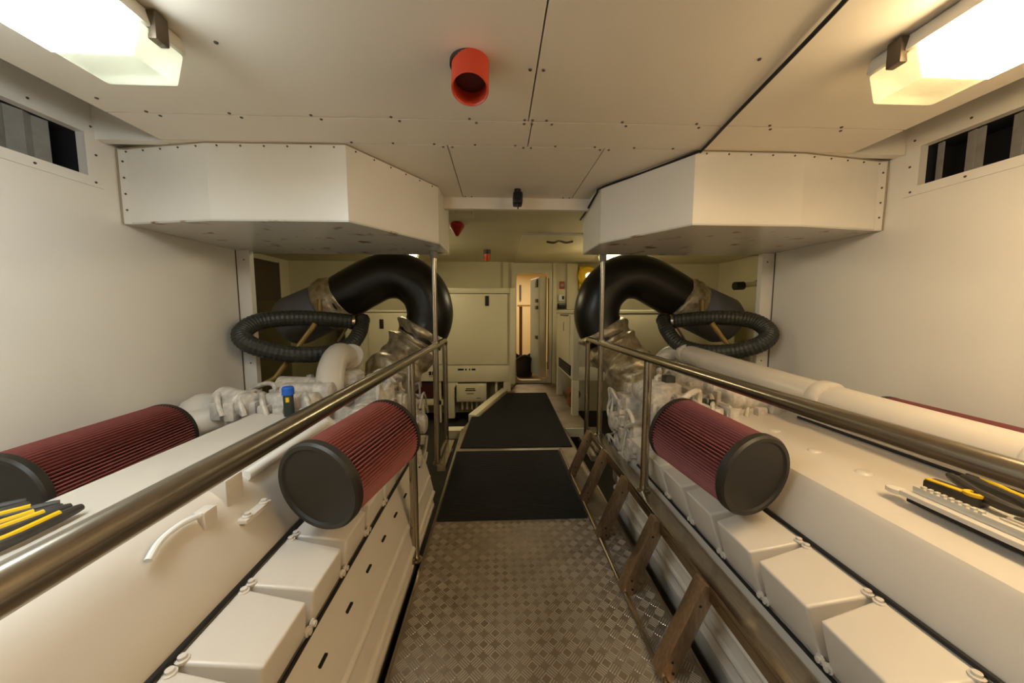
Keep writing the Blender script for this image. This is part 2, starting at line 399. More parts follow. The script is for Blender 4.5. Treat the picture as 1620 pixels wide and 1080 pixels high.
# beam and far ceiling
XZ(-.36, .62, 2.29, 2.33, 1.895, 2.12).build('trim_1', M_CEIL, kind='structure', label='white cross beam between the two duct casings', cat='beam', bevel=.003)
fc = XZ(-3.44, 3.84, 2.33, YF, 2.057, 2.1).build('ceiling_far', M_FARW, kind='structure', label='lower cream ceiling over the far machinery space', cat='ceiling')
XZ(.27, 3.6, 3.72, YF - .01, 2.04, 2.057).build('panel', M_FARW, fc, bevel=.004); XZ(.26, 3.6, 3.70, 3.72, 2.03, 2.057).build('edge_strip', M_WHITE, fc)
XZ(-.34, -.2, 2.9, 3.1, 2.03, 2.057).build('patch', M_FARW, fc)
# recess end pieces next to the casings
XZ(WL, CL, 1.60, 1.64, ZC, 2.26).build('trim_2', M_WALL, kind='structure', label='white end piece of the left ceiling recess', cat='trim')
XZ(CR, WR, 1.60, 1.64, ZC, 2.26).build('trim_3', M_WALL, kind='structure', label='white end piece of the right ceiling recess', cat='trim')

# ------------------------------------------------------------------ duct casings
def casing(poly, s, label, xw):
    t = thing('duct_casing', label, 'duct', (poly[0][0], poly[0][1], ZB), 'boxed duct casings under the ceiling')
    n = len(poly)
    mb = MB(); vs = [(p, q, ZB + .004) for p, q in poly] + [(p, q, ZC + .0) for p, q in poly]
    mb.add(vs, [(i, (i + 1) % n, n + (i + 1) % n, n + i) for i in range(n)] + [tuple(range(n, 2 * n))])
    body = mb.build('body', M_BOX, t, smooth=0)
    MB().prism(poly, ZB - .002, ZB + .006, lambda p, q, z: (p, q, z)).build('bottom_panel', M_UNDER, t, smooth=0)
    (ax, ay), (bx, by) = poly[0], poly[1]
    a, b = sorted((ax, ax - .045 * s))
    XZ(a, b, ay - .008, ay - .001, ZB, ZC).build('edge_strip', M_WALL, t)
    XZ(*sorted((ax, ax - .006 * s)), ay - .012, ay - .008, ZB, ZC).build('sealant_line', M_SEAL, t)
    pts = []
    for k in range(4): pts.append((ax - .025 * s, ay - .008, ZB + .06 + k * .07))
    screws('screws', pts, (0, -1, 0), t)
    pts = []
    for i in (0, 1, 2):
        (ax, ay), (bx, by) = poly[i], poly[i + 1]; L = math.hypot(bx - ax, by - ay); m = max(2, int(L / .09))
        for k in range(m):
            f = (k + .5) / m; nx, ny = (by - ay) / L, -(bx - ax) / L
            if ny > 0: nx, ny = -nx, -ny
            pts.append((ax + (bx - ax) * f + nx * .001, ay + (by - ay) * f + ny * .001, ZC - .014))
    screws('screws', pts, (0, -1, 0), t, .004)
    # flange along the ceiling
    mb = MB()
    for i in (0, 1, 2):
        (ax, ay), (bx, by) = poly[i], poly[i + 1]; L = math.hypot(bx - ax, by - ay); nx, ny = (by - ay) / L, -(bx - ax) / L
        if ny > 0: nx, ny = -nx, -ny
        mb.hexa([(ax, ay, ZC - .004), (ax + nx * .006, ay + ny * .006, ZC - .004), (bx + nx * .006, by + ny * .006, ZC - .004), (bx, by, ZC - .004),
                 (ax, ay, ZC - .0005), (ax + nx * .006, ay + ny * .006, ZC - .0005), (bx + nx * .006, by + ny * .006, ZC - .0005), (bx, by, ZC - .0005)])
    mb.build('sealant', M_SEAL, t, smooth=0)
    return t
casing([(WL + .002, 1.69), (-1.243, 1.603), (-.652, 1.597), (-.342, 2.10), (-.335, 2.49), (WL + .002, 2.49)], -1, 'white angular duct casing under the ceiling against the left wall', WL)
casing([(WR - .002, 1.672), (1.407, 1.597), (.89, 1.592), (.60, 2.05), (.597, 2.45), (WR - .002, 2.45)], 1, 'white angular duct casing under the ceiling against the right wall', WR)

# ------------------------------------------------------------------ lamps
def lamp(x, y0, y1, zt, estr, colr, label, group, clipside=1, along='y'):
    t = thing('fluorescent_lamp', label, 'lamp', (x, (y0 + y1) / 2, zt), group)
    def T(p, q, r): return (x + p, q, r) if along == 'y' else (q, x + p, r)
    def prof(poly, a, b): return MB().prism(poly, a, b, lambda p, q, tt: T(p, tt, q))
    prof([(-.112, zt - .045), (.112, zt - .045), (.10, zt - .002), (-.10, zt - .002)], y0, y1).build('housing', M_TRAY, t, bevel=.006)
    em = mat('lamp_glow_' + label.replace(' ', '_'), '#ffffff', .5, emit=colr, estr=estr)
    prof([(-.108, zt - .048), (-.088, zt - .125), (.088, zt - .125), (.108, zt - .048)], y0 + .07, y1 - .125).build('diffuser', em, t, smooth=0)
    ec = mat('lamp_end_cap', '#d9d8cc', .4, trans=.25)
    for a, b in ((y0 + .01, y0 + .07), (y1 - .125, y1 - .005)):
        prof([(-.108, zt - .048), (-.088, zt - .125), (.088, zt - .125), (.108, zt - .048)], a, b).build('end_cap', ec, t, bevel=.008)
    for k, yy in enumerate((y0 + .18, y1 - .08)):
        a, b = sorted((clipside * .098, clipside * .122))
        prof([(a, zt - .07), (b, zt - .07), (b, zt - .005), (a, zt - .005)], yy - .018, yy + .018).build('clip', M_SCREW, t, bevel=.004)
    return t
lamp(-.93, -.25, 1.02, ZC, E_LEFT, LAMP_LEFT, 'glowing fluorescent ceiling lamp near the left wall', 'ceiling lamps over the engines', 1)
lamp(1.17, -.25, 1.02, ZC, E_RIGHT, LAMP_RIGHT, 'glowing fluorescent ceiling lamp near the right wall', 'ceiling lamps over the engines', -1)
lamp(-1.13, 3.45, 4.72, 2.057, E_FAR, LAMP_FAR, 'fluorescent lamp half hidden behind the left black exhaust elbow', 'far ceiling lamps', 1)
lamp(1.46, 3.45, 4.72, 2.040, E_FAR, LAMP_FAR, 'fluorescent lamp half hidden behind the right black exhaust elbow', 'far ceiling lamps', -1)

# ------------------------------------------------------------------ ceiling fittings
t = thing('sounder_cup', 'orange open-ended cylinder hanging from the ceiling near the viewer', 'alarm', (-.078, 1.078, ZC - .10))
o = MB().lathe([(.047, .07), (.047, .004), (.050, 0), (.053, .002), (.054, .10), (.03, .10)], (-.075, 1.045, ZC - .095), (0, .33, .94), 32)
o.build('cup', M_ORANGE, t)
MB().lathe([(0, .0), (.046, 0), (.046, .03), (0, .03)], (-.075, 1.06, ZC - .052), (0, .33, .94), 24).build('inner_disc', M_DARKRED, t)
MB().lathe([(.057, 0), (.057, .012), (.0, .012)], (-.078, 1.078, ZC - .0125), (0, 0, 1), 32).build('mounting_ring', M_BLACK, t)
t = thing('fire_detector', 'dark red cone shaped detector under the far ceiling beside the left duct casing', 'detector', (-.40, 3.4, 1.93))
MB().lathe([(0, 0), (.012, .002), (.05, .06), (.068, .085), (.068, .11), (.05, .125), (0, .127)], (-.385, 3.35, 1.93), (0, 0, 1), 24).build('cone', M_REDP, t)
t.location = (-.385, 3.35, 1.93)
for c in t.children: c.location = (0, 0, 0)
MB().cyl((-.385, 3.35, 2.05), (-.385, 3.35, 2.058), .05, 20).build('base', M_WHITE, t)
t = thing('beacon', 'small orange beacon hanging from the far ceiling above the cabinet', 'beacon', (-.135, 4.75, 1.92))
MB().lathe([(0, 0), (.03, .0), (.042, .03), (.044, .09), (0, .09)], (-.135, 4.75, 1.91), (0, 0, 1), 20).build('lens', M_ORANGE, t)
MB().cyl((-.135, 4.75, 2.0), (-.135, 4.75, 2.057), .047, 20).build('base', M_TOOL, t)
t = thing('security_camera', 'small black camera hanging in front of the white beam', 'camera', (.122, 2.13, ZC))
MB().cyl((.122, 2.13, ZC), (.122, 2.13, ZC - .02), .02, 14).build('mount', M_BLACK, t)
XZ(.095, .152, 2.10, 2.20, ZC - .085, ZC - .018).build('housing', M_BLACK, t, bevel=.012)
MB().lathe([(.022, 0), (.022, .012), (.012, .014), (0, .014)], (.124, 2.10, ZC - .05), (0, -1, 0), 18).build('lens', mat('lens_glass', '#101820', .1), t)
MB().tube([(.122, 2.12, ZC - .085), (.124, 2.12, ZC - .115)], .004, 8).build('cable_tail', M_BLACK, t)
MB().tube(curve([(.74, .55, ZC - .008), (.80, .845, ZC - .009), (.865, 1.3, ZC - .009), (.905, 1.565, ZC - .010), (.888, 1.588, ZC - .012), (.76, 1.80, ZC - .012), (.60, 2.045, ZC - .012), (.592, 2.12, ZC - .02), (.588, 2.32, ZC - .06), (.58, 2.47, ZC - .085)], 5), .006, 8).build('ceiling_cable', M_BLACK, label='black cable running along the ceiling and the right duct casing', cat='cable')
t = thing('ceiling_hook', 'small dark twisted hook on the far ceiling right of the beam', 'hook', (.68, 4.0, 2.02))
MB().tube(curve([(.56, 4.0, 2.025), (.64, 3.98, 2.01), (.70, 4.0, 2.035), (.78, 4.02, 2.02), (.86, 4.0, 2.03)], 4), .012, 8).build('arm', M_SCREW, t)

# ------------------------------------------------------------------ engines
ENG = {}
def engine(s, label):
    L = s < 0
    X = lambda v: XC + s * v
    root = thing('marine_engine', label, 'engine', (X(1.1), 1.0, -.45), 'marine diesel engines')
    P = lambda poly, a, b: MB().prism(poly, a, b, lambda p, q, t: (X(p), t, q))
    lo_v, lo_z = (.652, .385) if L else (.692, .328)
    gp = .565 if L else .648
    cor = (.643, .497) if L else (.646, .49)
    up = (.815, .532)
    Y0, Y1 = -.75, 2.45
    # core block
    P([(.74, -.45), (1.5, -.45), (1.5, .48), (.76, .48), (.72, .30)], Y0, Y1).build('engine_block', M_ENG, root)
    # lower side panel, bulged, with beads
    m1 = ((lo_v + gp) / 2 - .012, lo_z * .55)
    sp = P([(lo_v + .004, lo_z - .008), (m1[0], m1[1]), (gp + .006, .10), (gp, .055), (gp + .012, .03), (gp + .004, .0), (gp + .02, -.12), (gp + .05, -.2), (.76, -.2), (.76, lo_z - .008)], Y0, 2.2).build('side_panel', M_ENG, root, smooth=40)
    mb = MB().tube([(X(gp + .004), Y0, .075), (X(gp + .004), 2.18, .075)], .016, 10); mb.build('bead', M_ENG, sp)
    mb = MB().tube([(X(m1[0] - .001), Y0, m1[1] - .03), (X(m1[0] - .001), 2.18, m1[1] - .03)], .016, 12); mb.build('bead', M_ENG, sp)
    XZ(*sorted((X(gp - .004), X(gp + .012))), Y0, 2.18, -.015, .003).build('bottom_flange', M_ENG, sp)
    for k in range(11):
        y = .36 + k * .17
        v0 = (lo_v + m1[0]) / 2; z0 = (lo_z + m1[1]) / 2
        XZ(*sorted((X(v0 - .004), X(v0 + .01))), y, y + .038, z0 - .003, z0 + .003).build('slot', M_GAP, sp)
    # black seals
    MB().tube([(X(lo_v - .002), Y0, lo_z), (X(lo_v - .002), 2.2, lo_z)], .0055, 8).build('lower_seal', M_BLACK, root)
    MB().tube([(X(up[0] + .004), Y0, up[1] + .004), (X(up[0] + .004), 1.65, up[1] + .004)], .007, 8).build('upper_seal', M_BLACK, root)
    # valve covers
    y0g = .676 if L else .78; pitch = .2045
    k0 = -6
    for k in range(k0, 6):
        ya = y0g + k * pitch; yb = ya + pitch
        gi, gc, gl = .005, .019, .010
        I = (up[0], up[1] - .002); C_ = cor; Lw = (lo_v + .002, lo_z + .010)
        pts = []
        def q(vz, y): return (X(vz[0]), y, vz[1])
        base = (up[0], lo_z + .01)
        poly = [(base, gi), (Lw, gl), (C_, gc), (I, gi)]
        vs = [q(p, ya + e) for p, e in poly] + [q(p, yb - e) for p, e in poly]
        mb = MB().add(vs, [(3, 2, 1, 0), (4, 5, 6, 7), (0, 1, 5, 4), (1, 2, 6, 5), (2, 3, 7, 6), (3, 0, 4, 7)])
        vc = mb.build('valve_cover', M_ENG, root, bevel=.008, seg=3, smooth=50)
        # filler web seen down in the gap
        if k > -4 and k < 5:
            sl = (I[1] - C_[1]) / (I[0] - C_[0])
            for e in (-.014, .014):
                piece('bolt', 'bolt', vc, (X(I[0] - .012), ya + e, I[1] - .006), bolt_maker, M_ENG)
            for e in (-.012, .012):
                b = piece('bolt', 'bolt', vc, (X(lo_v + .0), ya + e, lo_z + .02), bolt_maker, M_ENG, (0, -s * math.pi / 2, 0))
    P([(.73, lo_z + .02), (.82, lo_z + .02), (.82, .505), (.73, .46)], Y0, 1.92).build('cover_web', M_ENG, root)
    # inner cowl, shoulder and flat top
    if L: prof = [(.822, .536), (.850, .61), (.880, .69), (.902, .73), (.93, .755), (.965, .768), (1.02, .774), (1.27, .776), (1.285, .76), (1.29, .5), (1.29, .45), (.822, .45)]
    else: prof = [(.822, .536), (.845, .60), (.868, .682), (.88, .70), (.905, .710), (1.0, .716), (1.26, .742), (1.40, .742), (1.41, .6), (1.41, .45), (.822, .45)]
    ytop = 1.62 if L else 1.66
    cw = P(prof, Y0, ytop).build('top_cowl', M_ENG, root, smooth=30)
    # outer bank covers
    if L: P([(1.20, .2), (1.55, .2), (1.58, .44), (1.52, .52), (1.20, .52)], Y0, 1.62).build('outer_cowl', M_ENG, root, bevel=.01)
    P([(1.50, .2), (1.60, .2), (1.62, .45), (1.50, .5)], Y0, 1.6).build('outer_panel', M_ENG, root)
    ENG[s] = (root, X, cw)
    return root, X
eL, XL = engine(-1, 'white marine diesel engine left of the walkway with blue filler cap')
eR, XR = engine(1, 'white marine diesel engine right of the walkway with long pipe on top')

def castings(s, root, X, seed):
    rnd = random.Random(seed)
    L = s < 0
    def bx(name, v0, v1, y0, y1, z0, z1, b=.015, m=M_ENG2):
        a, c = sorted((X(v0), X(v1)))
        return XZ(a, c, y0, y1, z0, z1).build(name, m, root, bevel=b, seg=2)
    def cy(name, p, q, r, m=M_ENG2, prof=None):
        a = Vector((X(p[0]), p[1], p[2])); b = Vector((X(q[0]), q[1], q[2])); l = (b - a).length
        pr = prof or [(0, 0), (r * .8, 0), (r, r * .15), (r, l * .25), (r * 1.08, l * .27), (r * 1.08, l * .33), (r, l * .35), (r, l - r * .15), (r * .8, l), (0, l)]
        return MB().lathe(pr, a, b - a, 20).build(name, m, root, smooth=40)
    def hose(pts, r, m=M_ENG2, name='hose'):
        return MB().tube(curve([(X(p[0]), p[1], p[2]) for p in pts], 5), r, 8).build(name, m, root)
    # gear end housings
    bx('gear_housing', .70, 1.35, 2.05, 2.46, .0, .60, .03)
    bx('gear_housing', .78, 1.25, 1.70, 2.40, .45, .70, .03)
    bx('manifold', .74, .98, 1.62, 2.05, .50, .66, .025)
    bx('manifold', 1.0, 1.45, 1.66, 2.3, .60, .78, .03)
    bx('end_plate', .66, .80, 1.98, 2.2, .02, .56, .012)
    bx('end_plate', .69, 1.0, 2.2, 2.40, .35, .68, .02)
    # turbo style round bodies
    cy('turbo_housing', (.85, 2.02, .70), (.85, 2.02, .82), .10)
    cy('turbo_housing', (1.12, 2.22, .74), (1.12, 2.22, .87), .12)
    cy('charge_air_pipe', (.80, 1.76, .67), (1.10, 1.86, .72), .055)
    cy('charge_air_pipe', (.82, 2.15, .74), (1.18, 2.30, .80), .06)
    cy('oil_filter', (1.02, 1.70, .80), (1.26, 1.70, .80), .055)
    cy('oil_filter', (1.02, 1.86, .82), (1.28, 1.86, .82), .05)
    cy('fuel_filter', (1.16, 2.05, .80), (1.42, 2.05, .81), .06)
    cy('pump_body', (.72, 2.28, .50), (.62, 2.28, .50), .065)
    cy('pump_body', (.76, 2.40, .62), (.67, 2.40, .62), .05)
    cy('pump_body', (.70, 2.12, .30), (.62, 2.12, .30), .05)
    if L:
        for k in range(7):
            v = .98 + k * .075; bx('injector_rail', v, v + .05, 1.60 + rnd.uniform(0, .05), 1.72 + rnd.uniform(0, .1), .74, .79 + rnd.uniform(0, .05), .012)
        for k in range(5):
            v = 1.0 + k * .1; hose([(v, 1.60, .77), (v + .03, 1.62, .83), (v + .08, 1.70, .85), (v + .12, 1.8, .80)], .012)
        cy('charge_air_pipe', (1.30, 1.66, .80), (1.50, 1.74, .82), .06)
        cy('fuel_filter', (.84, 1.72, .70), (.84, 1.98, .74), .06)
    else:
        for k in range(6):
            v = .86 + k * .07; bx('injector_rail', v, v + .05, 1.62 + rnd.uniform(0, .05), 1.74 + rnd.uniform(0, .1), .68, .735 + rnd.uniform(0, .05), .012)
        for k in range(6):
            v = .82 + k * .09; hose([(v, 1.64, .70), (v + .03, 1.68, .78), (v + .08, 1.78, .80), (v + .12, 1.9, .74)], .011)
        cy('charge_air_pipe', (.80, 1.92, .70), (.80, 2.2, .74), .065)
    # bolts and small lugs
    for k in range(26):
        v = rnd.uniform(.72, 1.42); y = rnd.uniform(1.68, 2.4); z = .70 + .06 * (v > 1) + rnd.uniform(0, .02)
        h = rnd.uniform(.02, .07); w = rnd.uniform(.012, .035)
        bx('lug', v - w, v + w, y - w * 1.2, y + w * 1.2, z - .03, z + h, .006)
    for k in range(22):
        y = rnd.uniform(1.95, 2.44); z = rnd.uniform(.08, .66); w = rnd.uniform(.01, .028)
        vv = .66 if y < 2.2 else .69
        bx('lug', vv - rnd.uniform(.005, .035), vv + .03, y - w, y + w, z - w, z + w, .005)
    # hoses and looms over the end
    for k in range(12):
        y = rnd.uniform(1.95, 2.42); z = rnd.uniform(.15, .65); vv = .655 if y < 2.2 else .675
        pts = [(vv + rnd.uniform(0, .02), y, z)]
        for j in range(3):
            y = min(2.47, max(1.9, y + rnd.uniform(-.12, .12))); z = max(.05, z + rnd.uniform(-.18, .12)); pts.append((vv + rnd.uniform(-.035, .0), y, z))
        pts.append((vv + .03, y, z - .03)); hose(pts, rnd.uniform(.006, .013), rnd.choice((M_ENG2, M_ENG2, M_TRAY, M_GREYV)))
    for k in range(12):
        v = rnd.uniform(.8, 1.4); y = rnd.uniform(1.66, 2.35); z = .76
        pts = [(v, y, z - .05), (v + rnd.uniform(-.06, .06), y + rnd.uniform(-.06, .06), z + rnd.uniform(.06, .1)), (v + rnd.uniform(-.15, .15), y + rnd.uniform(-.1, .1), z + rnd.uniform(.04, .08)), (v + rnd.uniform(-.2, .2), y + rnd.uniform(-.1, .1), z - .06)]
        hose(pts, rnd.uniform(.008, .016), rnd.choice((M_ENG2, M_ENG2, M_ENG2, M_TRAY)))
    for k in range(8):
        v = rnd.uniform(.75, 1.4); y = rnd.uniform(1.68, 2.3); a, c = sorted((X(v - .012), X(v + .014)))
        XZ(a, c, y - .008, y + .008, .72, .80).build('gap_shade_plug', M_TOOL, root, bevel=.003)  # dark blocks painted as shade in the gaps between castings
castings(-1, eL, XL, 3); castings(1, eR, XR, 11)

# left engine extras
def tube_part(root, name, pts, r, m, n=14, c=6): return MB().tube(curve(pts, c), r, n).build(name, m, root)
tube_part(eL, 'coolant_elbow', [(-1.0, 2.42, .86), (-1.02, 2.34, .95), (-1.0, 2.2, .965), (-.985, 2.08, .90), (-.96, 1.99, .78), (-.95, 1.95, .66)], .075, M_ENG, 20)
MB().lathe([(.095, 0), (.095, .03), (0, .03)], (-1.0, 2.36, .94), (0, .6, -.35), 24).build('flange', M_ENG, eL)
t = MB().lathe([(.021, -.07), (.021, .04), (.018, .045), (0, .045)], (-.947, 1.585, .832), (0, 0, 1), 16).build('filler_neck', M_DGREEN, eL)
MB().lathe([(.025, 0), (.025, .03), (.02, .036), (0, .036)], (-.947, 1.585, .872), (0, 0, 1), 16).build('cap', M_BLUE, t)
MB().box(-.945, -.932, 1.5605, 1.566, .842, .862).build('tag', M_YEL, t)
MB().lathe([(0, .075), (.04, .07), (.09, .04), (.115, 0), (.115, -.05)][::-1], (-1.47, 1.78, .76), (0, 0, 1), 28).build('turbo_dome', M_ENG, eL)
MB().lathe([(.06, 0), (.06, .22), (.05, .24), (0, .24)], (-1.45, 1.62, .72), (.6, .5, .1), 20).build('intake_pipe', M_ENG, eL)
mb = MB().tube(curve([(-.768, 1.05, .748), (-.768, 1.3, .752), (-.768, 1.545, .755)], 5), .016, 12); mb.build('white_rod', M_WHITE, eL)
br = XZ(-.80, -.745, .945, 1.01, .70, .785).build('bracket', M_ENG, eL, bevel=.006)
XZ(-.775, -.70, .95, 1.06, .655, .668).build('foot', M_ENG, br, bevel=.004)
for y in (.97, 1.04): piece('bolt', 'bolt', br, (-.712, y, .667), bolt_maker, M_ENG)
cl = MB().tube(curve([(-.745, .88, .735), (-.752, .82, .745), (-.748, .76, .742), (-.738, .72, .725)], 4), .007, 10).build('clip_lever', M_WHITE, eL)
XZ(-.765, -.735, .86, .90, .70, .745).build('clip_base', M_ENG, cl, bevel=.004)
# right engine extras: long coolant pipe
pp = MB().tube(curve([(1.4, .45, .845), (1.4, 1.4, .872), (1.4, 2.50, .93)], 6), .068, 24).build('coolant_pipe', M_ENG, eR)
for yy, zz in ((1.40, .872), (2.50, .93), (.78, .853)):
    MB().lathe([(.074, 0), (.078, .008), (.078, .05), (.074, .058), (0, .058)], (1.4, yy - .03, zz), (0, 1, .04), 24).build('coupling', M_ENG, pp)
tube_part(eR, 'pipe_elbow', [(1.4, 2.5, .93), (1.38, 2.60, .93), (1.33, 2.66, .90), (1.27, 2.66, .83)], .06, M_ENG, 18)
for y in (.9, 1.9): XZ(1.37, 1.43, y - .02, y + .02, .70, .82).build('pipe_bracket', M_ENG, eR, bevel=.005)
for x, y in ((1.2, 1.227), (1.198, 1.047), (1.22, 1.442), (1.19, .86)):
    MB().lathe([(.0, .006), (.016, .006), (.02, .004), (.026, -.004), (.026, -.02)], (x, y, .742 - (1.26 - (x - XC)) * .1), (0, 0, 1), 18).build('boss', M_ENG, eR)
MB().tube([(1.42, .75, .748), (1.42, 1.55, .748)], .006, 8).build('top_seal', M_BLACK, eR)
MB().box(1.00, 1.06, 2.0, 2.06, .70, .86).build('black_plug', M_TOOL, eR, bevel=.006)
pl = MB().box(1.105, 1.44, .35, .875, .744, .758).build('cover_plate', M_ENG, eR, bevel=.004)
XZ(1.112, 1.118, .36, .86, .733, .7445).build('plate_gap_shade', M_GAP, eR)  # dark strip painted as the shaded gap under the cover plate
MB().lathe([(.022, 0), (.022, .012), (.012, .016), (0, .016)], (1.13, .90, .738), (0, 0, 1), 16).build('plate_bolt', M_ENG, eR)

# ------------------------------------------------------------------ air filters
def air_filter(front, back, label, r=.14, neck=None):
    f = Vector(front); b = Vector(back); ax = (b - f); l = ax.length; ax.normalize()
    t = thing('air_filter', label, 'air filter', (f.x, f.y, f.z - r), 'red pleated air filters')
    n = 288
    MB().lathe([(r - .004, .018), (r - .004, l - .02)], f, ax, n, pleat=.03).build('pleated_body', M_RED, t, smooth=0)
    MB().lathe([(0, .006), (r * .55, .005), (r - .022, .004), (r - .016, -.002), (r - .004, -.002), (r + .002, .006), (r + .002, .026), (r - .002, .03), (r - .012, .03)], f, ax, 48).build('front_cap', M_CAP, t, smooth=30)
    MB().lathe([(r - .012, l - .022), (r - .003, l - .021), (r - .003, l - .004), (r - .02, l), (.08, l + .002), (.08, l + .03), (0, l + .03)], f, ax, 48).build('rear_cap', M_CAP, t, smooth=30)
    MB().tube([f + ax * (l + .0), f + ax * (l + .03)], .084, 28).build('clamp_band', M_STEEL, t)
    if neck:
        MB().tube(curve([f + ax * (l - .02), f + ax * (l + .035), f * .25 + ax * (l + .05) * .25 + Vector(neck) * .75, Vector(neck)], 5), .062, 20).build('intake_neck', M_ENG, t)
air_filter((-.537, 1.007, .728), (-.428, 1.36, .771), 'red pleated air filter with dark cap on left engine beside walkway', neck=(-.62, 1.62, .66))
air_filter((.838, 1.047, .713), (.752, 1.40, .754), 'red pleated air filter with dark cap on right engine beside walkway', neck=(.92, 1.66, .66))
air_filter((-1.475, 1.03, .69), (-1.50, 1.60, .695), 'red pleated air filter at the left wall behind the handrail', neck=(-1.42, 1.80, .72))
air_filter((1.72, .70, .72), (1.72, 1.45, .735), 'red pleated air filter at the right wall behind the white pipe', neck=(1.66, 1.7, .7))

# ------------------------------------------------------------------ handrails
def handrail(x, zb, label, yend, s, poley):
    t = thing('handrail', label, 'handrail', (x, 1.66, zb), 'stainless handrails along the walkway')
    R = .0215
    MB().tube(curve([(x, -.9, 1.018), (x, yend - .08, 1.018)], 2) + curve([(x, yend - .05, 1.018), (x, yend - .012, 1.01), (x, yend, .985)], 4), R, 20).build('top_rail', M_STEEL, t)
    for y, z in ((1.66, zb), (poley, max(.20, zb)), (-.6, zb)):
        p = MB().tube([(x, y, z), (x, y, 1.0)], .0195, 18).build('post', M_STEEL, t)
        MB().lathe([(.034, 0), (.034, .008), (.022, .012), (.022, .03), (0, .03)], (x, y, z - .002), (0, 0, 1), 18).build('foot', M_STEEL, p)
    p = MB().tube([(x, yend, .20), (x, yend, .99)], .0195, 18).build('post', M_STEEL, t)
    MB().tube([(x, poley, .22), (x, yend, .22)], .012, 10).build('lower_tie', M_STEEL, t)
    XZ(*sorted((x, x - s * .06)), poley - .03, yend + .03, .16, .20).build('support_arm', M_STEEL, t)
    pole = MB().tube([(x, poley, 1.03), (x, poley, ZB - .002)], .0165, 16).build('ceiling_pole', M_STEEL, t)
    MB().tube([(x, poley, ZB - .05), (x, poley, ZB - .003)], .024, 16).build('collar', M_GREYV, pole)
    MB().tube([(x, poley, 1.03), (x, poley, 1.045)], .03, 16).build('base_collar', M_STEEL, pole)
    return t
handrail(-.415, .0, 'stainless tube handrail left of the walkway with pole up to the duct casing', 2.74, -1, 2.33)
hr = handrail(.738, .345, 'stainless tube handrail right of the walkway standing on the strutted bar', 2.80, 1, 2.44)
# strutted kick bar on the right
t = thing('kick_rail', 'low steel bar on leaning struts along the right walkway edge', 'rail', (.6, 1.5, 0))
kb = XZ(.698, .775, .1, 2.62, .322, .345).build('bar', M_STEEL, t, bevel=.006)
XZ(.698, .704, .1, 2.62, .29, .325).build('bar_lip', M_STEEL, kb)
MB().tube([(.556, .1, .012), (.556, 3.0, .012)], .011, 10).build('toe_rail', M_STEEL, t)
for y in (.34, .70, 1.075, 1.43, 1.80, 2.17, 2.54):
    b = Vector((.562, y, .002)); e = Vector((.706, y, .335)); ax = (e - b).normalized(); sd = Vector((ax.z, 0, -ax.x))
    h = .026; w = .03
    P_ = [b - sd * h + Vector((0, -w, 0)), b + sd * h + Vector((0, -w, 0)), b + sd * h + Vector((0, w, 0)), b - sd * h + Vector((0, w, 0)), e - sd * h + Vector((0, -w, 0)), e + sd * h + Vector((0, -w, 0)), e + sd * h + Vector((0, w, 0)), e - sd * h + Vector((0, w, 0))]
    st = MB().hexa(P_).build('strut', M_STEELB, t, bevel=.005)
    for f in (.1, .2, .8, .9):
        c = b + (e - b) * f + Vector((0, -w - .0005, 0))
        MB().lathe([(.005, 0), (.004, .002), (0, .002)], c + sd * (.012 if int(f * 10) % 2 else -.008), (0, -1, 0), 8).build('rivet', M_GAP, st)

